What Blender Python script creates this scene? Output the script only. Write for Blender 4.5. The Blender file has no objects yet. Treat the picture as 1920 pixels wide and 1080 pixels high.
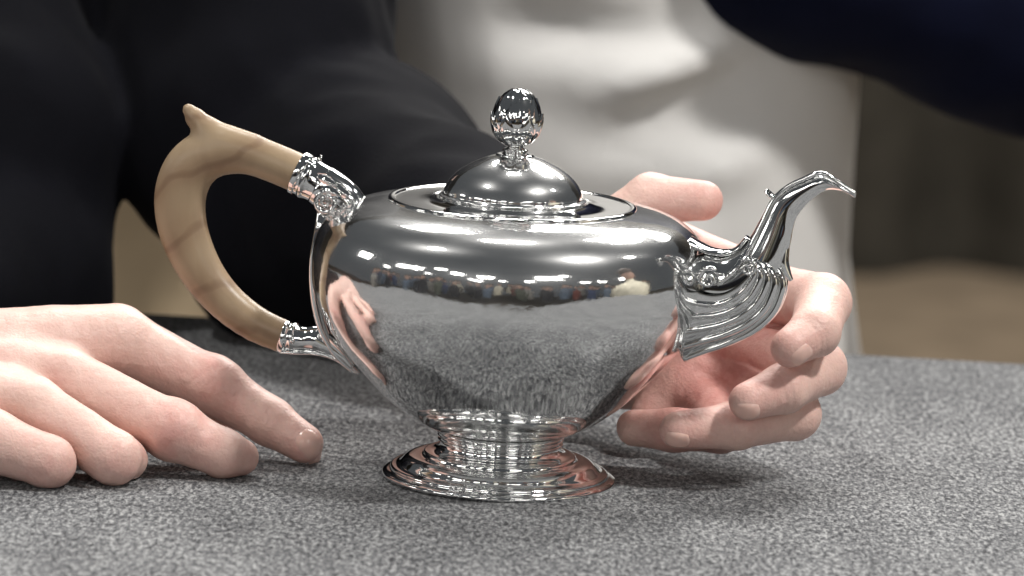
import bpy, math, random
import numpy as np
from mathutils import Vector, Matrix, Euler
random.seed(4); rng = np.random.default_rng(4)
S = bpy.context.scene
COL = S.collection
MM = 0.001
# ------------------------------------------------------------------ camera
DIST, PX = 1600.0, 0.2            # mm to the teapot, mm per photo pixel there
PITCH, ROLL = math.radians(9.3), math.radians(2.0)
cam_rot = Euler((math.pi/2 - PITCH, 0, 0)).to_matrix() @ Matrix.Rotation(ROLL, 3, 'Z')
_o = cam_rot @ Vector(((935-960)*PX, (540-897)*PX, -DIST))
CAM = -_o                          # mm; world origin = foot of the teapot on the cloth
cd = bpy.data.cameras.new('camera'); cam = bpy.data.objects.new('camera', cd); COL.objects.link(cam)
cam.matrix_world = Matrix.Translation(CAM*MM) @ cam_rot.to_4x4()
cd.sensor_width = 36; cd.lens = 36*DIST/(1920*PX); cd.clip_start = 0.05; cd.clip_end = 60
cd.dof.use_dof = True; cd.dof.focus_distance = (DIST-20)*MM
cd.dof.aperture_fstop = (cd.lens*0.001)/0.013
cd.dof.aperture_blades = 0
S.camera = cam
# ------------------------------------------------------------------ world, lamps, exposure
w = bpy.data.worlds.new('World'); S.world = w; w.use_nodes = True
bg = w.node_tree.nodes['Background']; bg.inputs[0].default_value = (0.88, 0.94, 1.0, 1); bg.inputs[1].default_value = 0.075
S.view_settings.view_transform = 'Standard'; S.view_settings.look = 'None'
S.view_settings.exposure = 0; S.view_settings.gamma = 1
def softbox(az, el, dist, sx, sy, watts, color=(1, .97, .93), name='studio_light', tgt=(0, 0, 0.08)):
    ld = bpy.data.lights.new(name, 'AREA'); ld.shape = 'RECTANGLE'; ld.size = sx; ld.size_y = sy
    ld.energy = watts; ld.color = color
    o = bpy.data.objects.new(name, ld); COL.objects.link(o)
    a, e = math.radians(az), math.radians(el)      # azimuth 0 = towards the camera side, + = picture right
    p = Vector((math.sin(a)*math.cos(e), -math.cos(a)*math.cos(e), math.sin(e)))*dist + Vector(tgt)
    o.location = p
    o.rotation_euler = (p - Vector(tgt)).to_track_quat('Z', 'Y').to_euler()
    return o
for az, el, sx, sy, wt in ((-95, 18, .7, .4, 20), (-60, 19, 1.0, .40, 30), (-31, 18, .55, .36, 20), (-14, 18, .5, .34, 20),
                           (24, 19, .9, .50, 36), (-42, 23, .4, .22, 8), (33, 24, .35, .2, 6), (68, 14, .3, .3, 6), (-75, 12, .3, .2, 5), (-48, 12, .22, .18, 4), (-3, 12, .4, .14, 5), (-20, 11, .5, .12, 5), (14, 13, .25, .2, 4), (45, 12, .5, .14, 5), (56, 13, .2, .16, 4)):
    softbox(az, el, 4.2, sx, sy, wt*.31)
for az, el, d, sx, sy, wt in ((152, 46, 3.2, .6, .42, 40), (-168, 44, 3.4, .5, .4, 28), (178, 70, 3.0, .5, .3, 31), (100, 44, 3.2, .3, .25, 7)):
    softbox(az, el, d, sx, sy, wt)
softbox(42, 50, 2.5, .26, .2, 44, tgt=(.12, .55, .05))  # extra lamp added to brighten the cream trousers
softbox(-70, 64, 2.6, .22, .16, 25, tgt=(-.15, .1, .05))
hl = softbox(0, 90, 2.6, 2.2, 1.2, 170, tgt=(1.2, 4.0, 0.0), name='hall_fill')  # unseen lamp added overhead to brighten the floor behind the table
# ------------------------------------------------------------------ picture pixel + depth -> place
CAMn = np.array(CAM); Rn = np.array(cam_rot)
def ray(px, py):
    return Rn @ np.array([(px-960)*PX, (540-py)*PX, -DIST])
def P(px, py, Y=0.0):
    d = ray(px, py); t = (Y-CAMn[1])/d[1]
    return CAMn + d*t
def PT(px, py, z=0.0):
    d = ray(px, py); t = (z-CAMn[2])/d[2]
    return CAMn + d*t
# ------------------------------------------------------------------ mesh helpers
def mesh_obj(name, V, F, mat, parent=None, smooth=True, scale=MM):
    me = bpy.data.meshes.new(name)
    me.from_pydata((np.asarray(V, float)*scale).tolist(), [], [list(map(int, f)) for f in F])
    me.validate(); me.update()
    if smooth: me.polygons.foreach_set('use_smooth', [True]*len(me.polygons))
    if mat: me.materials.append(mat)
    o = bpy.data.objects.new(name, me); COL.objects.link(o)
    if parent: o.parent = parent
    return o
def empty(name, loc=(0, 0, 0)):
    o = bpy.data.objects.new(name, None); COL.objects.link(o); o.location = loc; o.empty_display_size = .02; return o
def tag(o, label=None, cat=None, group=None, kind=None):
    if label: o['label'] = label
    if cat: o['category'] = cat
    if group: o['group'] = group
    if kind: o['kind'] = kind
    return o
def join(parts):
    V, F, n = [], [], 0
    for v, f in parts:
        v = np.asarray(v, float); V.append(v); F += [[i+n for i in q] for q in f]; n += len(v)
    return np.vstack(V), F
def catmull(pts, n=8, closed=False):
    pts = np.asarray(pts, float); m = len(pts); out = []
    for i in range(m if closed else m-1):
        if closed: p0, p1, p2, p3 = (pts[(i+k) % m] for k in (-1, 0, 1, 2))
        else: p0, p1, p2, p3 = pts[max(i-1, 0)], pts[i], pts[i+1], pts[min(i+2, m-1)]
        for t in np.linspace(0, 1, n, endpoint=False):
            out.append(.5*((2*p1)+(-p0+p2)*t+(2*p0-5*p1+4*p2-p3)*t*t+(-p0+3*p1-3*p2+p3)*t**3))
    if not closed: out.append(pts[-1])
    return np.array(out)
def lathe(prof, seg=160, wob=None):
    prof = np.asarray(prof, float); V = []; F = []; m = len(prof)
    for j in range(seg):
        a = 2*math.pi*j/seg
        for r, z in prof:
            rr = r if wob is None else r*wob(a, z)
            V.append((rr*math.cos(a), rr*math.sin(a), z))
    for j in range(seg):
        k = (j+1) % seg
        for i in range(m-1): F.append((j*m+i, k*m+i, k*m+i+1, j*m+i+1))
    return np.array(V), F
def loft(path, ru, rv, side=None, seg=20, caps=True, power=2.0):
    """tube along path (local mm); ru = half width in the plane across the path, rv = half width along 'side'"""
    path = np.asarray(path, float); n = len(path)
    side = np.array((0, 1, 0.)) if side is None else np.asarray(side, float)
    V = []; F = []
    for i in range(n):
        t = path[min(i+1, n-1)]-path[max(i-1, 0)]; t /= np.linalg.norm(t)+1e-9
        u = np.cross(side, t); u /= np.linalg.norm(u)+1e-9
        v = np.cross(t, u)
        for k in range(seg):
            a = 2*math.pi*k/seg; c, s = math.cos(a), math.sin(a)
            c = abs(c)**(2/power)*np.sign(c); s = abs(s)**(2/power)*np.sign(s)
            V.append(path[i]+u*ru[i]*c+v*rv[i]*s)
    for i in range(n-1):
        for k in range(seg):
            q = (k+1) % seg
            F.append((i*seg+k, i*seg+q, (i+1)*seg+q, (i+1)*seg+k))
    if caps:
        for base, idx in ((0, 0), ((n-1)*seg, n-1)):
            V.append(path[idx]); c = len(V)-1
            for k in range(seg):
                q = (k+1) % seg
                F.append((base+q, base+k, c) if base == 0 else (base+k, base+q, c))
    return np.array(V), F
def tube(path, r, seg=10, side=None):
    n = len(path); r = np.full(n, r) if np.isscalar(r) else np.asarray(r, float)
    return loft(path, r, r, side=side, seg=seg)
def grid_faces(a, b, flip=False):
    F = []
    for i in range(a-1):
        for j in range(b-1):
            q = (i*b+j, (i+1)*b+j, (i+1)*b+j+1, i*b+j+1)
            F.append(q[::-1] if flip else q)
    return F
def box(x0, x1, y0, y1, z0, z1):
    V = [(x, y, z) for x in (x0, x1) for y in (y0, y1) for z in (z0, z1)]
    F = [(0, 1, 3, 2), (4, 6, 7, 5), (0, 4, 5, 1), (2, 3, 7, 6), (0, 2, 6, 4), (1, 5, 7, 3)]
    return np.array(V, float), F
# ---- distance fields + surface nets
def cone(p, a, b, ra, rb, flat=None):
    a = np.asarray(a, float); b = np.asarray(b, float); ab = b-a
    t = np.clip(((p-a) @ ab)/max(ab @ ab, 1e-9), 0, 1)
    q = p-(a+t[..., None]*ab)
    if flat is not None:                       # flat = (axis, factor): thinner along that axis
        ax = np.asarray(flat[0], float); ax /= np.linalg.norm(ax)
        q = q + (q @ ax)[..., None]*ax*(flat[1]-1)
    return np.sqrt((q*q).sum(-1))-(ra+(rb-ra)*t)
def smin(a, b, k):
    h = np.clip(.5+.5*(b-a)/k, 0, 1)
    return b*(1-h)+a*h-k*h*(1-h)
def chain(p, pts, rad, k=3.0, flat=None):
    d = None
    for i in range(len(pts)-1):
        c = cone(p, pts[i], pts[i+1], rad[i], rad[i+1], flat)
        d = c if d is None else smin(d, c, k)
    return d
def surface_nets(fn, lo, hi, h):
    lo = np.asarray(lo, float); hi = np.asarray(hi, float)
    n = np.ceil((hi-lo)/h).astype(int)+1
    xs = [lo[i]+np.arange(n[i])*h for i in range(3)]
    D = np.empty(tuple(n), np.float32)
    step = 16
    for i in range(0, n[0], step):
        g = np.stack(np.meshgrid(xs[0][i:i+step], xs[1], xs[2], indexing='ij'), -1)
        D[i:i+step] = fn(g)
    D[0], D[-1], D[:, 0], D[:, -1], D[:, :, 0], D[:, :, -1] = 1, 1, 1, 1, 1, 1
    ins = D < 0
    c = np.zeros(tuple(n-1), np.int8)
    for dx in (0, 1):
        for dy in (0, 1):
            for dz in (0, 1):
                c += ins[dx:dx+n[0]-1, dy:dy+n[1]-1, dz:dz+n[2]-1]
    act = (c > 0) & (c < 8)
    I = np.argwhere(act); idx = -np.ones(act.shape, np.int64); idx[act] = np.arange(len(I))
    acc = np.zeros((len(I), 3)); cnt = np.zeros(len(I))
    for ax in range(3):
        o1, o2 = [(k) for k in range(3) if k != ax]
        for a in (0, 1):
            for b in (0, 1):
                off = [0, 0, 0]; off[o1] = a; off[o2] = b
                A = I+np.array(off); off[ax] = 1; B = I+np.array(off)
                da = D[A[:, 0], A[:, 1], A[:, 2]]; db = D[B[:, 0], B[:, 1], B[:, 2]]
                m = (da < 0) != (db < 0)
                t = np.where(m, da/np.where(m, da-db, 1), 0)
                pt = A.astype(float); pt[:, ax] += t
                acc[m] += pt[m]; cnt[m] += 1
    V = lo+acc/cnt[:, None]*h
    F = []
    for ax in range(3):
        o1, o2 = [(0, 1, 2)[(ax+1) % 3], (0, 1, 2)[(ax+2) % 3]]
        sl = [slice(None)]*3; sl[ax] = slice(0, -1); a = ins[tuple(sl)]
        sl[ax] = slice(1, None); b = ins[tuple(sl)]
        E = np.argwhere(a != b)
        E = E[(E[:, o1] > 0) & (E[:, o2] > 0)]
        s = a[E[:, 0], E[:, 1], E[:, 2]]
        def cell(d1, d2):
            Q = E.copy(); Q[:, o1] -= d1; Q[:, o2] -= d2
            return idx[Q[:, 0], Q[:, 1], Q[:, 2]]
        q = np.stack([cell(1, 1), cell(0, 1), cell(0, 0), cell(1, 0)], 1)
        q[~s] = q[~s][:, ::-1]
        F.append(q)
    return V, np.vstack(F)
# ------------------------------------------------------------------ materials
def mat(name, color=(.5, .5, .5), rough=.5, metal=0., spec=.5):
    m = bpy.data.materials.new(name); m.use_nodes = True
    b = m.node_tree.nodes['Principled BSDF']
    b.inputs['Base Color'].default_value = (*color, 1); b.inputs['Roughness'].default_value = rough
    b.inputs['Metallic'].default_value = metal; b.inputs['Specular IOR Level'].default_value = spec
    return m, m.node_tree, b
def node(nt, typ, **kw):
    n = nt.nodes.new(typ)
    for k, v in kw.items():
        if k.startswith('i_'):
            key = k[2:].replace('_', ' ')
            n.inputs[key].default_value = v
        else: setattr(n, k, v)
    return n
def noise(nt, scale, detail=4, rough=.55, vec=None, dist=0):
    n = node(nt, 'ShaderNodeTexNoise'); n.inputs['Scale'].default_value = scale; n.inputs['Detail'].default_value = detail
    n.inputs['Roughness'].default_value = rough; n.inputs['Distortion'].default_value = dist
    if vec is not None: nt.links.new(vec, n.inputs['Vector'])
    return n
def ramp(nt, fac, stops):
    r = node(nt, 'ShaderNodeValToRGB'); e = r.color_ramp.elements
    while len(e) > len(stops): e.remove(e[-1])
    while len(e) < len(stops): e.new(.5)
    for el, (p, c) in zip(e, stops): el.position = p; el.color = (*c, 1)
    nt.links.new(fac, r.inputs[0]); return r
def bump(nt, b, height, dist, strength=1.0, prev=None):
    n = node(nt, 'ShaderNodeBump'); n.inputs['Distance'].default_value = dist; n.inputs['Strength'].default_value = strength
    nt.links.new(height, n.inputs['Height'])
    if prev: nt.links.new(prev.outputs[0], n.inputs['Normal'])
    nt.links.new(n.outputs[0], b.inputs['Normal']); return n
def coords(nt, out='Object', scale=None, rot=None):
    t = node(nt, 'ShaderNodeTexCoord')
    if scale is None: return t.outputs[out]
    m = node(nt, 'ShaderNodeMapping'); m.inputs['Scale'].default_value = scale
    if rot: m.inputs['Rotation'].default_value = rot
    nt.links.new(t.outputs[out], m.inputs[0]); return m.outputs[0]

def silver_mat(name, rough=.05, dent=.0006, dscale=38, fine=.00001, tint=(.86, .865, .86), haze=0):
    m, nt, b = mat(name, tint, rough, 1.0)
    c = coords(nt)
    n1 = noise(nt, dscale, 1.5, .4, c); n2 = noise(nt, 420, 3, .6, c)
    b1 = bump(nt, b, n1.outputs[0], dent); bump(nt, b, n2.outputs[0], fine, 1, b1)
    r = ramp(nt, noise(nt, 60, 5, .65, c).outputs[0], [(.3, (rough*.7,)*3), (.75, (rough*1.9,)*3)])
    nt.links.new(r.outputs[0], b.inputs['Roughness'])
    if haze:
        g = node(nt, 'ShaderNodeBsdfGlossy'); g.inputs['Color'].default_value = (*tint, 1); g.inputs['Roughness'].default_value = .33
        sc = noise(nt, 22, 4, .6, coords(nt, 'Object', (1, 1, 3.5)))
        mr = ramp(nt, sc.outputs[0], [(.35, (haze*.45,)*3), (.7, (haze*1.5,)*3)])
        ms = node(nt, 'ShaderNodeMixShader'); nt.links.new(mr.outputs[0], ms.inputs[0])
        nt.links.new(b.outputs[0], ms.inputs[1]); nt.links.new(g.outputs[0], ms.inputs[2])
        nt.links.new(ms.outputs[0], nt.nodes['Material Output'].inputs['Surface'])
    return m
M_SIL = silver_mat('silver_planished', .05, dent=.0008, fine=.00003, haze=.13)
M_SILR = silver_mat('silver_cast', .06, .00004, 120, .000004)
M_SILF = silver_mat('silver_foot', .05, .00006, 40, .000003)

m, nt, b = mat('wood_handle', (.45, .33, .2), .38); M_WOOD = m
c = coords(nt, 'Object', (1, 1, 1), (0, math.radians(25), 0))
wv = node(nt, 'ShaderNodeTexWave', wave_type='BANDS', bands_direction='Z'); wv.inputs['Scale'].default_value = 15
wv.inputs['Distortion'].default_value = 7; wv.inputs['Detail'].default_value = 3; wv.inputs['Detail Scale'].default_value = 1.2
nt.links.new(c, wv.inputs['Vector'])
r1 = ramp(nt, wv.outputs[0], [(0, (.25, .165, .10)), (.08, (.32, .225, .14)), (.5, (.345, .25, .157)), (1, (.365, .27, .172))])
n1 = noise(nt, 38, 5, .6, coords(nt, 'Object', (1, 1, .35)), .6)
r2 = ramp(nt, n1.outputs[0], [(.32, (.52, .46, .42)), (.47, (.98, .97, .95)), (.75, (1.04, 1.04, 1.02))])
mx = node(nt, 'ShaderNodeMixRGB', blend_type='MULTIPLY'); mx.inputs[0].default_value = .2
nt.links.new(r1.outputs[0], mx.inputs[1]); nt.links.new(r2.outputs[0], mx.inputs[2]); nt.links.new(mx.outputs[0], b.inputs['Base Color'])
bump(nt, b, noise(nt, 260, 4, .6, coords(nt)).outputs[0], .00008)

m, nt, b = mat('grey_heather_cloth', (.2, .2, .19), .95, 0, .15); M_CLOTH = m
c1 = coords(nt, 'Object', (1, .36, 1), (0, 0, math.radians(10)))
c2 = coords(nt, 'Object', (.8, .4, 1), (0, 0, math.radians(-12)))
nA = noise(nt, 560, 4, .7, c1, .3); nB = noise(nt, 1100, 2, .6, c2, .5); nC = noise(nt, 35, 4, .6, c1)
mA = node(nt, 'ShaderNodeMath', operation='MULTIPLY_ADD'); mA.inputs[1].default_value = .6; nt.links.new(nA.outputs[0], mA.inputs[0])
mB = node(nt, 'ShaderNodeMath', operation='MULTIPLY'); mB.inputs[1].default_value = .3; nt.links.new(nB.outputs[0], mB.inputs[0]); nt.links.new(mB.outputs[0], mA.inputs[2])
mC = node(nt, 'ShaderNodeMath', operation='MULTIPLY_ADD'); mC.inputs[1].default_value = .1; nt.links.new(nC.outputs[0], mC.inputs[0]); nt.links.new(mA.outputs[0], mC.inputs[2])
rC = ramp(nt, mC.outputs[0], [(.412, (.010, .010, .013)), (.458, (.07, .072, .079)), (.515, (.15, .154, .159)), (.59, (.35, .355, .355))])
nt.links.new(rC.outputs[0], b.inputs['Base Color'])
bump(nt, b, mC.outputs[0], .0016, 1.0)
b.inputs['Sheen Weight'].default_value = .15

def fabric(name, col, rough=.9, fine=700, dist=.0002, var=.25):
    m, nt, b = mat(name, col, rough, 0, .1)
    c = coords(nt); n = noise(nt, 9, 5, .6, c)
    r = ramp(nt, n.outputs[0], [(.3, tuple(x*(1-var) for x in col)), (.7, tuple(min(1, x*(1+var)) for x in col))])
    nt.links.new(r.outputs[0], b.inputs['Base Color'])
    bump(nt, b, noise(nt, fine, 2, .5, c).outputs[0], dist)
    return m
M_BLACK = fabric('black_wool', (.0036, .0038, .006))
M_NAVY = fabric('navy_wool', (.006, .008, .024))
M_CREAM = fabric('cream_cotton', (.86, .85, .83), var=.04)
M_BEIGE = fabric('beige_plain', (.80, .63, .42), var=.08)
for m_ in (M_BLACK, M_NAVY):
    q_ = m_.node_tree.nodes['Principled BSDF']; q_.inputs['Sheen Weight'].default_value = .02; q_.inputs['Sheen Roughness'].default_value = .35
M_SHIRT = fabric('white_shirt', (.7, .7, .7))
M_CURTAIN = fabric('dark_curtain', (.040, .036, .029))
M_CARPET = fabric('brown_carpet', (.14, .108, .075), fine=200, dist=.002)

m, nt, b = mat('skin', (.66, .40, .33), .46, 0, .4); M_SKIN = m
c = coords(nt)
at = node(nt, 'ShaderNodeAttribute', attribute_name='flush')
n1 = noise(nt, 85, 5, .65, c, .4); n2 = noise(nt, 480, 3, .6, c)
sm = node(nt, 'ShaderNodeMath', operation='MULTIPLY_ADD'); sm.inputs[1].default_value = .9
nt.links.new(at.outputs['Fac'], sm.inputs[0])
s2 = node(nt, 'ShaderNodeMath', operation='MULTIPLY_ADD'); s2.inputs[1].default_value = 1.1; s2.inputs[2].default_value = -.36
nt.links.new(n1.outputs[0], s2.inputs[0]); nt.links.new(s2.outputs[0], sm.inputs[2])
r1 = ramp(nt, sm.outputs[0], [(0, (.74, .52, .45)), (.35, (.72, .475, .415)), (.8, (.66, .35, .31)), (1, (.56, .25, .22))])
r2 = ramp(nt, n2.outputs[0], [(.3, (.95, .93, .92)), (.6, (1.01, 1.01, 1.01))])
mx = node(nt, 'ShaderNodeMixRGB', blend_type='MULTIPLY'); mx.inputs[0].default_value = .8
nt.links.new(r1.outputs[0], mx.inputs[1]); nt.links.new(r2.outputs[0], mx.inputs[2]); nt.links.new(mx.outputs[0], b.inputs['Base Color'])
b.inputs['Subsurface Weight'].default_value = .12; b.inputs['Subsurface Radius'].default_value = (1, .35, .2); b.inputs['Subsurface Scale'].default_value = .003
vo = node(nt, 'ShaderNodeTexVoronoi'); vo.inputs['Scale'].default_value = 900; nt.links.new(c, vo.inputs['Vector'])
b1 = bump(nt, b, vo.outputs['Distance'], .00014, .6); bump(nt, b, noise(nt, 240, 5, .65, c, .6).outputs[0], .0004, 1, b1)
M_NAIL, nt, b = mat('fingernail', (.77, .51, .44), .25, 0, .5)
b.inputs['Subsurface Weight'].default_value = .2; b.inputs['Subsurface Radius'].default_value = (1, .35, .2); b.inputs['Subsurface Scale'].default_value = .002

# ------------------------------------------------------------------ setting
V, F = box(-9000, 9000, -12000, 9000, -760, -750)
tag(mesh_obj('hall_floor', V, F, M_CARPET, smooth=False), kind='structure')
xs = np.linspace(-6000, 6000, 400)
cv = [(x, 5300+60*math.sin(x/95)+35*math.sin(x/37+1), z) for x in xs for z in (-750, 3200)]
F = grid_faces(400, 2)
tag(mesh_obj('back_curtain', cv, F, M_CURTAIN), 'dark curtain hanging far behind the table', 'curtain')
# cloth covered table: top edge behind from its two seen ends
eL = PT(220, 577); eR = PT(1800, 668)
def edgeY(x): return eL[1]+(eR[1]-eL[1])*(x-eL[0])/(eR[0]-eL[0])
nx, nz = 60, 40
X = np.linspace(-620, 640, nx); V = []
for x in X:
    ye = edgeY(x)
    prof = [(-470, -720), (-468, -400), (-466, -60), (-464, -12), (-459, -4), (-452, -1), (-440, 0)]
    prof += [(y, 0) for y in np.linspace(-420, ye-12, 25)]
    prof += [(ye-8, -.6), (ye-3, -3), (ye, -9), (ye+2, -60), (ye+4, -400), (ye+5, -720)]
    for y, z in prof: V.append((x, y + (3*math.sin(x/40) if z < -50 else 0), z))
npf = len(prof); F = grid_faces(nx, npf)
F += [tuple(range(npf)), tuple(range((nx-1)*npf, nx*npf))[::-1]]
tag(mesh_obj('tablecloth', V, F, M_CLOTH), 'grey heathered felt cloth covering the table under the silver teapot', 'tablecloth')

# ------------------------------------------------------------------ teapot
pot = empty('silver_teapot')
tag(pot, 'polished silver teapot with pale wooden handle and beaked spout', 'teapot')
YAW, TILT = math.radians(-12), math.radians(0.9)
Mpot = Matrix.Rotation(TILT, 4, 'Y') @ Matrix.Rotation(YAW, 4, 'Z')
pot.rotation_euler = Mpot.to_euler()
Mi = np.array(Mpot.to_3x3().inverted())
def Q(px, py, v=0.0):
    o = Mi @ CAMn; d = Mi @ ray(px, py); t = (v-o[1])/d[1]; return o+d*t
K = PX
def prof(pts, n=6): return catmull(np.array(pts, float)*K, n)
def lin(pts): return np.array(pts, float)*K
body = prof([(60, 92), (112, 93), (122, 96), (144, 101), (169, 113), (195, 131), (225, 155), (255, 185), (292, 225), (327, 270), (352, 318), (364, 355), (367, 388),
             (366, 420), (360, 448), (346, 475), (320, 497), (286, 511), (250, 519), (224, 522)], 8)
body_o = mesh_obj('body', *lathe(body, 192), M_SIL, pot)
fp = [(10, 3), (212, 0), (218, 2), (220, 6), (217, 10), (210, 12), (206, 12.5)]
def bead_(r0, z0, r1, z1, bul, n=5):
    """one half-round moulding from (r0,z0) to (r1,z1)"""
    nx_, nz_ = z1-z0, -(r1-r0); L = math.hypot(nx_, nz_); nx_, nz_ = nx_/L, nz_/L
    return [(r0+(r1-r0)*t+nx_*bul*math.sin(math.pi*t), z0+(z1-z0)*t+nz_*bul*math.sin(math.pi*t)) for t in np.linspace(0, 1, n+1)]
for a_ in (bead_(204, 13, 197, 21, 4), [(193, 21.5), (190, 23)], bead_(188, 24, 150, 41, 6.5, 9), [(147, 41)], bead_(144, 42, 134, 50, 4), [(128, 51), (119, 54), (114, 59), (112, 66)],
           [(112, 69)], bead_(113, 70, 113, 76, 5), [(112, 77)], bead_(114, 78, 114, 84, 5), [(113, 85)], bead_(116, 86, 117, 92, 5), [(112, 93)]): fp += a_
foot = np.array(fp)*K
mesh_obj('foot', *lathe(foot, 192), M_SILF, pot)
collar = catmull(lin([(224, 518), (228, 518.5), (231, 521.5), (230, 525), (226, 526.5), (221, 525.5), (217, 523.5), (200, 523), (172, 523.5), (152, 526), (140, 529), (125, 529)]), 5)
mesh_obj('collar', *lathe(collar, 160), M_SILF, pot)
lid = catmull(lin([(118, 528), (133, 528), (137, 530), (137, 533.5), (132, 535), (129.5, 537), (128, 545), (120, 561), (105, 577), (86, 590), (66, 600), (50, 607), (36, 611)]), 5)
lid_o = mesh_obj('lid', *lathe(lid, 160), M_SIL, pot)
fin = catmull(lin([(46, 606), (45, 611), (40, 615), (35, 614), (32, 618), (35, 621), (33, 624), (25, 625), (21, 628), (24, 631), (21, 634), (15, 636), (13, 640), (14, 643), (13, 648)]), 4)
BZ = 627
fin = fin-np.array([0, 10*K])
fin_o = mesh_obj('finial_stem', *lathe(fin, 64), M_SILR, lid_o)
budp = catmull(lin([(0, 0), (14, 2), (29, 10), (39, 24), (43.5, 42), (43.5, 58), (38, 78), (28, 95), (17, 105), (8, 109), (0, 110)]), 5)+np.array([0, BZ*K])
def budw(a, z):
    t = (z/K-BZ)/110
    return 1+.035*math.cos(8*a)*math.sin(math.pi*min(max(t, 0), 1))
bud_o = mesh_obj('bud', *lathe(budp, 128, budw), M_SILR, lid_o)
def bud_r(t): 
    z = (BZ+110*t)*K; i = np.argmin(abs(budp[:, 1]-z)); return budp[i, 0]
leafparts = []
for tier, (t0, t1, n, off, lift) in enumerate(((.02, .60, 7, 0, 1.35), (.25, .84, 7, .5, 1.0), (.6, .985, 5, .2, .7))):
    for k in range(n):
        a0 = 2*math.pi*(k+off)/n
        V = []; na, nb = 9, 7
        for i in range(na):
            s = i/(na-1); t = t0+(t1-t0)*s
            hw = (math.pi/n*.92)*math.sin(math.pi*min(1, s*.93+.07))**.6*(1-s**4*.7)
            for j in range(nb):
                q = -1+2*j/(nb-1); a = a0+hw*q
                r = max(bud_r(t), .3)+lift*(.2+.8*s)*(1-q*q*.8)+(.15*s**5 if tier < 2 else 0)+.15
                V.append((r*math.cos(a), r*math.sin(a), (BZ+110*t)*K))
        leafparts.append((np.array(V), grid_faces(na, nb, True)))
for v, f in leafparts: mesh_obj('bud_leaf', v, f, M_SILR, lid_o)
# wooden handle
def QQ(pts): return np.array([Q(*p) for p in pts])
hp = QQ([(562, 326), (515, 306), (470, 290), (425, 284), (385, 292), (354, 320), (338, 365), (340, 415), (354, 462), (382, 516), (424, 566), (480, 608), (540, 634)])
hr = np.array([36, 36, 37, 42, 46, 48, 48, 46.5, 44, 40, 36, 33, 30])*K
hs = catmull(np.c_[hp, hr], 3); 
horn = QQ([(470, 280), (424, 266), (390, 246), (367, 222), (354, 206)]); hornr = np.array([26, 30, 27, 19, 12.5])*K
fl = ((0, 1, 0), 1.25)
def sdf_handle(p):
    d = None
    for i in range(len(hs)-1):
        c = cone(p, hs[i, :3], hs[i+1, :3], hs[i, 3], hs[i+1, 3], fl); d = c if d is None else smin(d, c, 1.0)
    h = None
    for i in range(len(horn)-1):
        c = cone(p, horn[i], horn[i+1], hornr[i], hornr[i+1], ((0, 1, 0), 1.1)); h = c if h is None else smin(h, c, 1.0)
    d = smin(d, h, 3.0)
    # cut square at the ferrules
    a = Q(566, 327); t = Q(590, 341)-a; t /= np.linalg.norm(t); d = np.where(((p-a)**2).sum(-1) < 13**2, np.maximum(d, (p-a) @ t), d)
    a = Q(541, 634); t = Q(575, 640)-a; t /= np.linalg.norm(t)
    near = ((p-a)**2).sum(-1) < 12**2
    return np.where(near, np.maximum(d, (p-a) @ t), d)
lo = np.minimum(hs[:, :3].min(0), horn.min(0))-14; hi = np.maximum(hs[:, :3].max(0), horn.max(0))+14
V, F = surface_nets(sdf_handle, lo, hi, 1.1)
mesh_obj('handle', V, F, M_WOOD, pot)
# upper mount: ringed ferrule, leafy socket, scroll
def loftQ(name, pts, ru, rv, parent, n=6, seg=28, matr=M_SILR, v=0.0, power=2.0):
    P3 = np.array([Q(x, y, v) for x, y in pts])
    C = catmull(np.c_[P3, np.array(ru)*K, np.array(rv)*K], n)
    return mesh_obj(name, *loft(C[:, :3], C[:, 3], C[:, 4], seg=seg, power=power), matr, parent)
um = loftQ('handle_socket', [(556, 322), (558, 323), (566, 327), (571, 330), (577, 333), (585, 337), (600, 345), (606, 349), (630, 362), (652, 378), (668, 396), (672, 412)],
           [38, 42, 42, 39, 42, 39, 38, 40, 37, 33, 26, 18], [32, 36, 36, 33, 36, 33, 33, 35, 33, 30, 24, 16], pot)
def spiral(cx, cy, r0, turns, v, rt, a0=0, sgn=1, taper=.55):
    pts = []; n = int(26*turns)
    for i in range(n+1):
        s = i/n; a = a0+sgn*2*math.pi*turns*s; r = r0*(1-s)**.8+1.5
        pts.append((cx+r*math.cos(a), cy-r*math.sin(a)))
    P3 = np.array([Q(x, y, v) for x, y in pts]); rr = np.linspace(rt, rt*taper, n+1)*K
    return tube(P3, rr, 10)
for v in (-7.5, 7.5):
    mesh_obj('scroll', *spiral(612, 380, 21, 1.8, v, 5.5, a0=1.2), M_SILR, um)
    mesh_obj('scroll', *spiral(655, 398, 14, 1.4, v*.85, 4.5, a0=2.6, sgn=-1), M_SILR, um)
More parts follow.
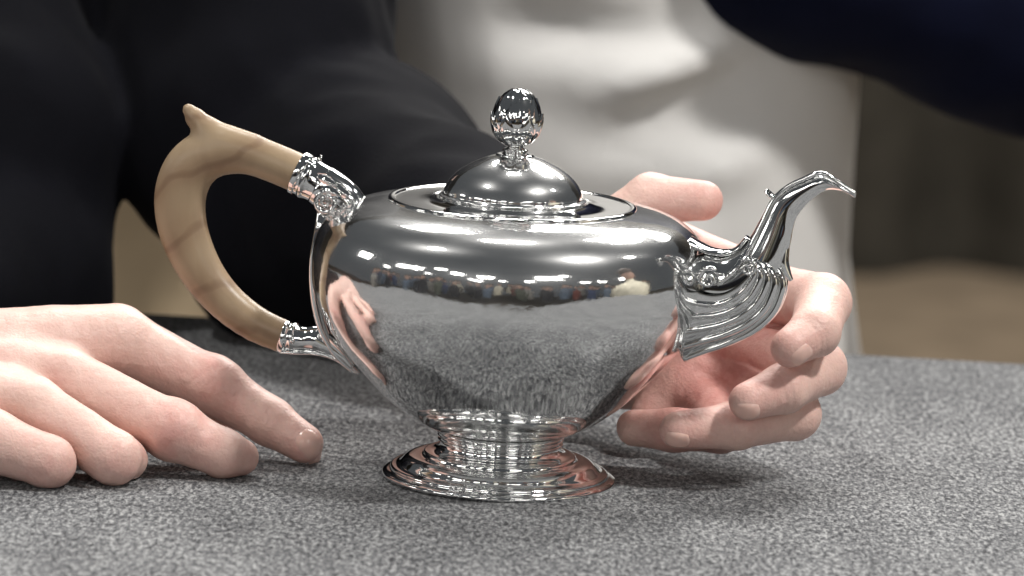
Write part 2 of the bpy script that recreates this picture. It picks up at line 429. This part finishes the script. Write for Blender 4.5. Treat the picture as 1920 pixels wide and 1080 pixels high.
def leaf(base, tip, width, lift, v0, v1, name='leaf', parent=None, curl=4):
    """a small cast acanthus leaf: ridge line lifted off the plane, lobed edge"""
    b, t = Q(*base, v0), Q(*tip, v1); ax = t-b; L = np.linalg.norm(ax); ax /= L
    out = np.array((0, -1.0 if v0 < 0 else 1.0, 0)) if abs(v0) > 1.5 else np.cross((0, 1, 0), ax)*-1
    if abs(v0) <= 1.5 and out[2] < 0: out = -out
    sd = np.cross(ax, out); sd /= np.linalg.norm(sd); out = np.cross(sd, ax)
    na, nb = 13, 9; top = []; bot = []
    for i in range(na):
        s = i/(na-1)
        hw = width*K*math.sin(math.pi*(s*.88+.1))**.8*(1+.22*abs(math.sin(s*3.5*math.pi)))
        for j in range(nb):
            q = -1+2*j/(nb-1)
            hgt = lift*K*(math.sin(math.pi*s*.9)*(1-.75*abs(q))+.35*s*s*curl*.3)+.9*math.cos(q*7)*.25*K*3
            p = b+ax*L*s+sd*hw*q+out*hgt
            top.append(p); bot.append(p-out*(.6*(1-abs(q))+.12))
    V = np.vstack([top, bot]); n = na*nb
    F = grid_faces(na, nb)+[tuple(x+n for x in f[::-1]) for f in grid_faces(na, nb)]
    rim = [i*nb for i in range(na)]+[(na-1)*nb+j for j in range(1, nb)]+[i*nb+nb-1 for i in range(na-2, -1, -1)]+[j for j in range(nb-2, 0, -1)]
    for a, c in zip(rim, rim[1:]+rim[:1]): F.append((a, c, c+n, a+n))
    return mesh_obj(name, V, F, M_SILR, parent)
for bs, tp, wd, lf, v0, v1 in (((592, 318), (640, 340), 11, 10, 0, 0), ((625, 335), (668, 362), 11, 11, 0, 0), ((650, 355), (690, 392), 11, 12, 0, 0), ((600, 310), (606, 292), 6, 6, 0, 0),
    ((590, 330), (632, 346), 10, 9, -5, -6.5), ((595, 350), (642, 366), 11, 9, -6, -7), ((622, 345), (664, 374), 10, 9, -5.5, -6.5), ((640, 368), (678, 398), 10, 9, -5.5, -5.5), ((655, 382), (660, 420), 10, 8, -5, -5),
    ((668, 375), (693, 402), 8, 8, -3, -3), ((634, 388), (640, 420), 8, 7, -6, -5), ((590, 330), (632, 346), 10, 9, 5, 6.5), ((622, 345), (664, 374), 10, 9, 5.5, 6.5), ((640, 368), (678, 398), 10, 9, 5.5, 5.5)):
    leaf(bs, tp, wd, lf, v0, v1, parent=um)
# strap down the body below the socket
st = [(612, 398), (607, 420), (600, 446), (593, 482), (591, 526), (596, 574), (609, 622), (632, 664), (664, 697)]
stp = QQ(st); C = catmull(np.c_[stp, np.array([18, 14, 10, 8.5, 8, 8, 8, 7, 4])*K, np.array([26, 34, 36, 34, 30, 27, 24, 18, 8])*K], 6)
mesh_obj('strap', *loft(C[:, :3], C[:, 3], C[:, 4], seg=24, power=2.6), M_SILF, pot)
# lower socket
lm = loftQ('handle_socket', [(529, 631), (532, 632), (538, 633), (543, 634), (550, 635), (556, 636), (575, 637), (592, 637), (600, 640), (622, 652), (643, 668), (660, 688)],
           [27, 32, 32, 28, 31, 27, 25, 27, 26, 19, 12, 6], [26, 29, 29, 26, 28, 26, 24, 25, 24, 20, 15, 9], pot)
pr, pf = lathe(lin([(0, 3), (3, 2.5), (5, 0), (5, -3)]), 16)
pin = mesh_obj('pin', pr @ np.array([[1, 0, 0], [0, 0, 1], [0, -1, 0]])+Q(548, 640, -5.4), pf, M_SILR, lm)
tl = loftQ('lower_tail', [(531, 657), (560, 659), (590, 660), (618, 666), (644, 679), (672, 701)], [4, 5, 5, 5, 5, 3], [24, 24, 22, 18, 13, 6], pot)
# ---- spout
sp = empty('spout'); sp.parent = pot
outer = catmull([(1283, 676), (1322, 660), (1372, 642), (1420, 617), (1453, 585), (1468, 548), (1468, 520), (1455, 497), (1430, 484)], 6)
inner = catmull([(1300, 532), (1318, 541), (1340, 547), (1362, 545), (1384, 534), (1400, 520), (1410, 508), (1410, 498), (1402, 492)], 6)
ns = 61; V = []
for side in (-1, 1):
    for i in range(len(outer)):
        for j in range(ns):
            s = j/(ns-1)
            x, y = inner[i]*(1-s)+outer[i]*s
            ss = s; dep = 46*math.sqrt(max(0, 1-ss**2.2))
            along = i/(len(outer)-1)
            rib = 0
            V.append(Q(x, y, 0)+np.array((0, side*(dep+rib)*K, 0)))
n = len(outer)*ns
F = grid_faces(len(outer), ns)+[tuple(x+n for x in f[::-1]) for f in grid_faces(len(outer), ns)]
mesh_obj('spout_base', V, F, M_SILF, sp)
for side in (-1, 1):
    for s_ in (.18, .38, .58, .78, .965):
        C = [Q(*(inner[i]*(1-s_)+outer[i]*s_), 0)+np.array((0, side*(46*math.sqrt(1-s_**2.2)+.8)*K, 0)) for i in range(len(outer))]
        rr = (4.4+3.0*np.sin(np.linspace(.25, math.pi-.35, len(C))))*K*(.8+.35*s_)
        mesh_obj('rib', *tube(C, rr, 10), M_SILR, sp)
# filling behind the ribs so that the base is solid, and the neck
def SP(L, R, dep, name, n=6, seg=40, power=2.0, matr=M_SILF):
    L = QQ(L); R = QQ(R); A = (L+R)/2; W = np.linalg.norm(L-R, axis=1)/2
    C = catmull(np.c_[A, W, np.array(dep)*K, L-R], n); V = []
    for r in C:
        u = r[5:8]; u = u/np.linalg.norm(u)
        for k in range(seg):
            a = 2*math.pi*k/seg; cc, ss = math.cos(a), math.sin(a)
            cc = np.sign(cc)*abs(cc)**(2/power); ss = np.sign(ss)*abs(ss)**(2/power)
            V.append(r[:3]+u*r[3]*cc+np.array((0, 1, 0))*r[4]*ss)
    m = len(C); F = []
    for i in range(m-1):
        for k in range(seg):
            q = (k+1) % seg; F.append((i*seg+k, (i+1)*seg+k, (i+1)*seg+q, i*seg+q))
    V.append(C[0, :3]); V.append(C[-1, :3])
    for k in range(seg):
        q = (k+1) % seg; F.append((k, q, m*seg)); F.append(((m-1)*seg+q, (m-1)*seg+k, m*seg+1))
    return mesh_obj(name, V, F, matr, sp)
SP([(1290, 490), (1318, 474), (1350, 480), (1380, 472), (1402, 450), (1427, 408), (1448, 370), (1472, 350), (1506, 335), (1540, 326), (1572, 342), (1602, 362)],
   [(1292, 660), (1330, 610), (1375, 600), (1425, 570), (1462, 520), (1480, 466), (1487, 430), (1496, 404), (1520, 376), (1549, 357), (1579, 358), (1605, 368)],
   [30, 34, 36, 36, 34, 27, 22, 20, 19, 18, 14, 6], 'neck')
bridge = loftQ('bridge', [(1292, 452), (1312, 462), (1335, 471), (1362, 474), (1384, 466), (1402, 445)], [10, 8, 7, 7, 6, 5], [34, 30, 25, 20, 18, 16], sp)
for v in (-1, 1):
    rod = QQ([(1345, 536, v*9.6), (1368, 516, v*9.4), (1388, 492, v*8.2), (1408, 457, v*6), (1430, 416, v*4.6), (1450, 376, v*3.6), (1474, 352, v*3.3), (1506, 336, v*3.3), (1540, 325, v*3.1), (1572, 342, v*2.4), (1604, 364, v*1.0)])
    C = catmull(np.c_[rod, np.array([2, 6, 5.5, 4.6, 4.4, 4.4, 4.2, 4.2, 4.6, 4.4, 4.5])*K], 6)
    mesh_obj('edge_rib', *tube(C[:, :3], C[:, 3], 10), M_SILR, sp)
    mesh_obj('scroll', *spiral(1402, 502, 16, 1.3, v*10.4, 4.6, a0=2.2, sgn=-1), M_SILR, sp)
    mesh_obj('scroll', *spiral(1328, 522, 19, 1.3, v*11.0, 4.8, a0=.8, sgn=1), M_SILR, sp)
    lipc = QQ([(1540, 340, v*3.1), (1575, 352, v*2.6), (1604, 368, v*1)]); 
    mesh_obj('lip_rib', *tube(catmull(lipc, 6), 3.2*K, 8), M_SILR, sp)
loftQ('thumb_tab', [(1436, 356), (1441, 362), (1450, 368), (1462, 362), (1476, 352)], [4, 4.5, 4.5, 4.5, 4], [10, 16, 18, 16, 12], sp, seg=16)
loftQ('keel', [(1478, 452), (1472, 470), (1469, 492), (1474, 510), (1484, 526)], [4, 8, 10, 9, 4], [8, 14, 16, 12, 6], sp, seg=18)
loftQ('keel', [(1452, 500), (1462, 520), (1466, 540), (1462, 562)], [2, 4, 4, 2], [12, 15, 15, 10], sp, seg=16)
loftQ('drop', [(1279, 648), (1284, 660), (1287, 670), (1289, 678)], [8, 10, 9, 2], [26, 16, 11, 3], sp, seg=18)
seam = QQ([(1285, 492, -9.0), (1283, 530, -11.0), (1281, 575, -10.6), (1279, 620, -8.4), (1280, 655, -5), (1284, 668, -2)])
mesh_obj('seam', *tube(catmull(seam, 6), 3.0*K, 8), M_SILR, sp)

# ------------------------------------------------------------------ person holding the pot
def HP(pts): return [P(*p) for p in pts]
def noise3(p, s, seed=0):
    r = np.random.default_rng(seed); d = 0
    for k in range(5):
        f = r.normal(size=3); f /= np.linalg.norm(f); ph = r.uniform(0, 6.3)
        d = d+np.sin((p @ f)*s*(1+.35*k)+ph)
    return d/5
def crease(p, d, c, n, width, depth, ext=11):
    """a fold line across a joint: plane through c with normal n"""
    c = np.asarray(c, float); q = p-c
    a = q @ np.asarray(n, float); rr = np.exp(-(q*q).sum(-1)/(ext*ext))
    return d+depth*np.exp(-(a/width)**2)*rr
def unit(v): v = np.asarray(v, float); return v/np.linalg.norm(v)
# right hand of the person (left in the picture), resting on the cloth
iA = HP([(110, 640, 20), (232, 642, 27), (398, 724, 27), (506, 790, 20), (570, 832, 13)]); rA = [12.4, 12.2, 10.6, 9.0, 7.4]
mA_ = HP([(20, 695, 5), (120, 712, 2), (322, 808, -14), (420, 862, -16), (450, 884, -12)]); rB = [12.4, 12.0, 10.9, 8.9, 7.0]
gA = HP([(-40, 745, -14), (60, 765, -20), (214, 858, -36), (236, 893, -24), (222, 892, -8)]); rG = [11.8, 11.6, 9.7, 7.4, 6.6]
pA = HP([(-120, 805, -34), (-20, 825, -40), (92, 880, -44), (104, 900, -30), (90, 900, -14)]); rP = [11.8, 11.4, 9.4, 6.8, 6.0]
tA = HP([(-40, 760, 60), (120, 790, 58), (300, 850, 50), (400, 880, 40)]); rT = [14, 12, 10, 8.5]
for pts_, rs_ in ((iA, rA), (mA_, rB), (gA, rG), (pA, rP), (tA, rT)):
    for q_, r_ in zip(pts_, rs_): q_[2] = max(q_[2], r_+.2)
def sdf_A(p):
    f1 = chain(p, iA, rA); f2 = chain(p, mA_, rB); f3 = chain(p, gA, rG); f4 = chain(p, pA, rP); f5 = chain(p, tA, rT)
    back = cone(p, P(-260, 690, 24), P(60, 672, 18), 25, 17)
    back = smin(back, cone(p, P(-260, 740, 4), P(20, 745, -6), 24, 14), 8)
    back = smin(back, cone(p, P(-260, 790, -12), P(-60, 805, -24), 22, 13), 8)
    back = smin(back, cone(p, P(-300, 700, 30), P(-620, 690, 60), 27, 30), 10)
    back = smin(back, cone(p, P(60, 668, 20), P(205, 640, 24), 15, 12), 8)
    f = smin(f1, f2, .9); f = smin(f, f3, .8); f = smin(f, f4, .8)
    d = smin(f, back, 5.5); d = smin(d, f5, 4)
    for fa, fb, xs_ in ((f1, f2, 195), (f2, f3, 125), (f3, f4, 5)):
        x0 = P(xs_, 760, 0)[0]; m = np.clip((p[..., 0]-x0)/9, 0, 1)*(np.maximum(fa, fb) < 7)
        d = d+3.4*m*np.exp(-((fa-fb)/1.7)**2)
    # knuckle bumps
    d = smin(d, cone(p, P(400, 716, 24), P(408, 720, 23), 8.8, 8.8), 6)
    d = smin(d, cone(p, P(326, 800, -17), P(330, 802, -17), 9.4, 9.4), 5)
    ax = unit(iA[3]-iA[2])
    for o in (-3.4, -1.4, .5, 2.6): d = crease(p, d, iA[2]+ax*o+np.array((0, -8, 3)), unit(ax+np.array((0, .1*o, .2*o))), .55, .5, 8)
    for o in (-1, 1.2): d = crease(p, d, iA[3]+ax*o+np.array((0, -7, 3)), ax, .5, .4, 7)
    am = unit(mA_[2]-mA_[1])
    for o in (-3.2, -.8, 1.8): d = crease(p, d, mA_[2]+am*o+np.array((0, -6, 5)), am, .55, .45, 8)
    ag = unit(gA[2]-gA[1])
    for o in (-2.4, 0, 2.2): d = crease(p, d, gA[2]+ag*o+np.array((0, -6, 5)), ag, .55, .4, 8)
    for u, v in ((P(-40, 610, 24), P(225, 596, 30)), (P(-60, 660, 0), P(110, 690, -4)), (P(-60, 720, -18), P(50, 745, -26))):   # tendons
        d = smin(d, cone(p, u, v, 4.5, 4.0), 6)
    d = np.maximum(d, .4-p[..., 2]+0*d)
    return d+.13*noise3(p, .55, 1)+.22*noise3(p, .17, 9)
lo = np.array([P(-330, 900, 0)[0], -68, -1]); hi = np.array([iA[4][0]+11, 82, iA[1][2]+26])
VA, FA = surface_nets(sdf_A, lo, hi, .95)
# left hand of the person (right in the picture), reaching round the pot from behind
iB = HP([(1340, 560, 62), (1440, 548, 50), (1543, 566, 22), (1528, 622, -4), (1482, 652, -14)]); rIB = [12, 11.4, 10.4, 9.2, 7.4]
mB_ = HP([(1330, 640, 62), (1430, 650, 50), (1536, 690, 18), (1470, 728, -6), (1402, 752, -14)]); rMB = [12, 11, 10.0, 9.0, 7.2]
gB = HP([(1310, 700, 58), (1400, 730, 46), (1490, 776, 16), (1380, 798, -2), (1272, 806, -8)]); rGB = [11, 10.5, 9.6, 8.8, 7.0]
pB = HP([(1290, 730, 52), (1340, 770, 40), (1352, 806, 18), (1262, 806, 14), (1190, 802, 18)]); rPB = [10, 9.5, 8.4, 8.0, 7.0]
tB = HP([(1080, 560, 84), (1130, 450, 84), (1220, 372, 80), (1318, 376, 68)]); rTB = [15, 13, 9.6, 7.8]
def sdf_B(p):
    f1 = chain(p, iB, rIB); f2 = chain(p, mB_, rMB); f3 = chain(p, gB, rGB); f4 = chain(p, pB, rPB); f5 = chain(p, tB, rTB)
    palm = cone(p, P(1100, 600, 92), P(1330, 560, 66), 16, 12)
    palm = smin(palm, cone(p, P(1100, 640, 90), P(1320, 640, 66), 16, 12), 8)
    palm = smin(palm, cone(p, P(1100, 690, 86), P(1290, 715, 60), 16, 12), 8)
    palm = smin(palm, cone(p, P(1080, 620, 96), P(860, 560, 140), 22, 27), 10)
    palm = smin(palm, cone(p, P(1225, 780, 50), P(1290, 690, 58), 9, 12), 6)
    palm = smin(palm, cone(p, P(1250, 470, 86), P(1370, 500, 72), 13, 9), 6)
    f = smin(f1, f2, 1.3); f = smin(f, f3, 1.3); f = smin(f, f4, 1.3)
    d = smin(f, palm, 6); d = smin(d, f5, 7)
    for ch in (iB, mB_, gB):
        a = unit(ch[4]-ch[3])
        for o in (-1.1, 1.2): d = crease(p, d, ch[3]+a*o+np.array((0, -8, 0)), a, .55, .5, 8)
        a = unit(ch[3]-ch[2])
        for o in (4.0, 6.0): d = crease(p, d, ch[2]+a*o+np.array((2, -9, 0)), a, .55, .4, 8)
    d = np.maximum(d, .4-p[..., 2])
    # kept just clear of the pot body
    r = np.sqrt(p[..., 0]**2+p[..., 1]**2); R = np.interp(p[..., 2], body[20:, 1], body[20:, 0])
    d = np.maximum(d, np.where((p[..., 2] < 110) & (p[..., 2] > 15), (R+1.0-r), -99))
    return d+.13*noise3(p, .5, 2)+.2*noise3(p, .17, 10)
lo = np.array([P(900, 600, 0)[0], -36, -1]); hi = np.array([iB[2][0]+16, 150, tB[2][2]+16])
VB, FB = surface_nets(sdf_B, lo, hi, .95)
# arms and trunk under the jacket, joined to the hands
per = empty('person', (P(330, 500, 480)[0]*MM, .48, -.75))
tag(per, 'person in black jacket whose two hands frame the teapot, one steadying its spout', 'person')
shL = P(480, -420, 420); shR = P(-100, -400, 470); chest = P(330, 300, 500)
elL = P(600, 350, 290); wrL = P(860, 560, 140); elR = P(20, 470, 278); wrR = P(-480, 700, 90)
def sdf_core(p):
    kL = P(450, 140, 330); kR = P(20, 250, 300)
    d = cone(p, wrL, elL, 27, 30); d = smin(d, cone(p, elL, kL, 30, 32), 15); d = smin(d, cone(p, kL, shL, 32, 34), 15)
    d = smin(d, cone(p, wrR, elR, 27, 26), 10); d = smin(d, cone(p, elR, kR, 26, 28), 15); d = smin(d, cone(p, kR, shR, 28, 32), 15)
    d = smin(d, cone(p, shL, shR, 34, 32), 10); d = smin(d, cone(p, P(260, -400, 540), P(330, -110, 530), 90, 85), 40)
    return d
pts = np.array([shL, shR, elL, elR, wrL, wrR])
VC, FC = surface_nets(sdf_core, pts.min(0)-130, pts.max(0)+130, 9)
VV, FF = join([(VA, FA.tolist()), (VB, FB.tolist()), (VC, FC.tolist())])
loc = np.array(per.location)/MM
bodym = mesh_obj('body', VV-loc, FF, M_SKIN, per)
red = np.zeros(len(VV))
for c, r, a in [(P(398, 712, 16), 12, .9), (P(328, 800, -26), 12, .9), (P(572, 834, 6), 9, .6), (P(100, 715, 5), 16, .35), (P(100, 880, -54), 12, .5), (P(225, 870, -46), 7, .55),
                (iB[4], 10, .8), (mB_[4], 10, .8), (gB[4], 10, .6), (tB[3], 14, .9), (P(1400, 640, 40), 26, .85), (P(1300, 700, 45), 24, .6), (pB[3], 14, .8), (iB[2], 9, .3), (P(455, 880, -20), 10, .6),
                (P(1350, 770, 10), 16, .4)]:
    red += a*.62*np.exp(-((VV-c)**2).sum(1)/(r*r*1.35))
at = bodym.data.attributes.new('flush', 'FLOAT', 'POINT'); at.data.foreach_set('value', np.clip(red, 0, 1).astype(np.float32))
def nail(sdf, c, along, normal, L, W, name='fingernail'):
    n = unit(normal); u = unit(along-np.dot(along, n)*n); v = np.cross(n, u)
    na, nb = 15, 13; A = []
    for i in range(na):
        for j in range(nb):
            s, q = -1+2*i/(na-1), -1+2*j/(nb-1)
            k = math.sqrt(max(0, 1-.5*q*q)) if s > 0 else math.sqrt(max(0, 1-.35*q*q))
            A.append((s*L*math.sqrt(1-.42*q*q), q*W*math.sqrt(1-.46*s*s)))
    A = np.array(A); p = c+n*14+A[:, :1]*u+A[:, 1:]*v
    for _ in range(40): p = p-n*np.maximum(-.5, np.minimum(2, sdf(p)))[:, None]*.8
    i, j = np.divmod(np.arange(na*nb), nb); s = -1+2*i/(na-1); q = -1+2*j/(nb-1)
    e = np.maximum(abs(s)**6, abs(q)**6)
    p = p+n*(.38-.75*e)[:, None]
    return mesh_obj(name, p-loc, grid_faces(na, nb), M_NAIL, bodym)
axI = iA[4]-iA[3]
nail(sdf_A, P(574, 834, 12)+unit(axI)*1.5, axI, np.array((.10, -.80, .45)), 6.0, 5.0)
nail(sdf_B, iB[4]+np.array((1.5, 0, -1)), np.array((-.75, -.2, -.6)), np.array((.45, -.8, -.2)), 5.2, 4.6)
nail(sdf_B, mB_[4]+np.array((-1, 0, -1)), mB_[4]-mB_[3], np.array((.15, -.9, -.35)), 5.2, 4.4)
nail(sdf_B, gB[4]+np.array((-1, 0, -1)), gB[4]-gB[3], np.array((.1, -.9, -.35)), 5.0, 4.2)
# jacket
def folds(p, s, amp, seed): return amp*noise3(p, s, seed)
def sdf_jacket(p):
    trunk = cone(p, P(230, -500, 560), P(300, -90, 530), 130, 118)
    trunk = smin(trunk, cone(p, P(300, 60, 420), P(445, 268, 320), 60, 54), 12)
    ua = cone(p, P(440, -420, 400), P(500, 150, 330), 64, 62)
    fa = cone(p, P(575, 345, 305), P(668, 352, 285), 61, 60)
    fa = smin(fa, cone(p, P(570, 430, 290), P(640, 450, 270), 56, 50), 10)
    fa = smin(fa, cone(p, P(670, 370, 262), P(910, 470, 150), 54, 38), 10)
    d = smin(trunk, ua, 25); d = smin(d, fa, 6)
    ra = cone(p, P(-150, -300, 470), P(20, 250, 300), 60, 46); ra = smin(ra, cone(p, P(20, 250, 300), P(20, 560, 270), 46, 44), 18)
    ra = smin(ra, cone(p, P(20, 500, 270), P(-400, 700, 100), 38, 36), 20)
    d = smin(d, ra, 10)
    return d+folds(p, .05, 3.6, 5)+2.6*np.abs(folds(p, .085, 1, 8))
lo = np.array([P(-700, 500, 300)[0]-20, 30, -30]); hi = np.array([P(1000, 500, 300)[0], 700, 420])
V, F = surface_nets(sdf_jacket, lo, hi, 5)
V[:, 2] = np.maximum(V[:, 2], np.where(V[:, 1] < np.array([edgeY(x) for x in V[:, 0]])+6, 1.5, -999))
jk = mesh_obj('jacket', V-loc, F, M_BLACK, per)

# ------------------------------------------------------------------ second person, standing behind on the right
p2 = empty('person', (P(1200, 300, 640)[0]*MM, .68, -.75))
tag(p2, 'person in cream trousers and dark navy top standing blurred behind the teapot', 'person')
loc2 = np.array(p2.location)/MM
def sdf_tr(p):
    d = cone(p, P(1130, -160, 640), P(1150, 1500, 660), 138, 112, ((0, 1, 0), 1.2))
    d = smin(d, cone(p, P(1480, 420, 700), P(1500, 1400, 720), 30, 62, ((0, 1, 0), 1.2)), 26)
    # creases radiating from the hip
    for (a, b, wd, dp) in ((P(1080, 300, 520), P(1440, 190, 560), 13, 15), (P(1150, 240, 520), P(1420, 110, 560), 9, 9), (P(1060, 420, 520), P(1330, 330, 560), 14, 10), (P(900, 60, 520), P(1250, 40, 560), 12, 8)):
        ab = b-a; t = np.clip(((p-a) @ ab)/(ab @ ab), 0, 1); q = p-(a+t[..., None]*ab)
        r = np.sqrt(q[..., 0]**2+q[..., 2]**2)
        d = d+dp*np.exp(-(r/wd)**2)*np.sin(np.pi*np.clip(t, .02, .98))-dp*.6*np.exp(-((r-wd*2)/wd)**2)*np.sin(np.pi*np.clip(t, .02, .98))
    return d+folds(p, .035, 2.5, 12)
lo = np.array([P(600, 300, 640)[0], 480, -748]); hi = np.array([P(1800, 300, 640)[0], 860, 330])
V, F = surface_nets(sdf_tr, lo, hi, 6)
b2 = mesh_obj('trousers', V-loc2, F, M_CREAM, p2)
def sdf_nv(p):
    d = cone(p, P(1530, -165, 560), P(2000, 20, 600), 62, 62); d = smin(d, cone(p, P(1530, -165, 560), P(1260, -450, 600), 62, 84), 30)
    d = smin(d, cone(p, P(1890, 5, 600), P(2300, -40, 650), 62, 70), 30); d = smin(d, cone(p, P(1500, -260, 600), P(2100, -200, 640), 90, 100), 40)
    return d+folds(p, .06, 3, 21)+4*np.abs(folds(p, .05, 1, 23))
lo = np.array([P(1000, 300, 560)[0], 380, 40]); hi = np.array([P(2300, 300, 640)[0], 780, 420])
V, F = surface_nets(sdf_nv, lo, hi, 8)
mesh_obj('jacket', V-loc2, F, M_NAVY, p2)
# board standing in for the unidentified beige surface between sleeve and jacket, and dark chair on the right
a, b_ = P(200, 300, 680), P(470, 640, 680)
vv, ff = box(a[0], b_[0]+60, 672, 700, -748, P(200, 250, 680)[2])
def bevelbox(name, v, f, m, w_=.006):
    o = mesh_obj(name, v, f, m, smooth=False); mo = o.modifiers.new('b', 'BEVEL'); mo.width = w_; mo.segments = 3; return o
o = bevelbox('beige_standin', vv, ff, M_BEIGE); tag(o, 'stand-in for an unidentified beige surface glimpsed between black sleeve and wooden handle', 'panel')

# ------------------------------------------------------------------ onlookers on the camera's side, seen only mirrored in the silver
cols = [(.05, .07, .14), (.30, .29, .27), (.02, .02, .025), (.16, .05, .04), (.12, .16, .22), (.66, .62, .50), (.09, .10, .08)]
mats = [fabric('clothing', c) for c in cols]; M_FACE, _, _ = mat('face', (.50, .32, .25), .6); M_HAIR, _, _ = mat('hair', (.07, .05, .04), .7)
parts = []; midx = []
tor = lathe(catmull([(150, 0), (175, 120), (190, 280), (205, 420), (190, 510), (120, 560), (60, 590), (52, 640)], 2), 12)
hd = lathe(catmull([(50, 620), (75, 670), (88, 730), (90, 780), (75, 835), (0, 865)], 2), 12)
hr_ = lathe(catmull([(95, 770), (97, 800), (84, 850), (50, 876), (0, 884)], 2), 12)
for row in range(5):
    for k in range(17):
        az = math.radians(-80+160*k/16+random.uniform(-3, 3)+(row % 2)*4); dd = 3300+row*700
        if abs(math.degrees(az)) < 5 and row < 1: continue
        pos = np.array((math.sin(az)*dd, -math.cos(az)*dd, -330+row*60+random.uniform(-50, 40))); sc = random.uniform(.92, 1.05)
        for (v, f), mi in ((tor, random.randrange(7)), (hd, 7), (hr_, 8)):
            vv = v.copy(); vv[:, 1] *= .6 if mi < 7 else .95
            parts.append((vv*sc+pos, f)); midx += [mi]*len(f)
for (v, f), mi in ((tor, 5), (hd, 7), (hr_, 8)):
    parts.append((v*np.array((1.1, 1, 1.2))+np.array((900, -300, -500)), f)); midx += [mi]*len(f)
V, F = join(parts); o = mesh_obj('seated_audience', V, F, None); 
for mm_ in mats+[M_FACE, M_HAIR]: o.data.materials.append(mm_)
o.data.polygons.foreach_set('material_index', midx); tag(o, kind='stuff')
tag(o, 'rows of seated onlookers mirrored in the silver', 'crowd')
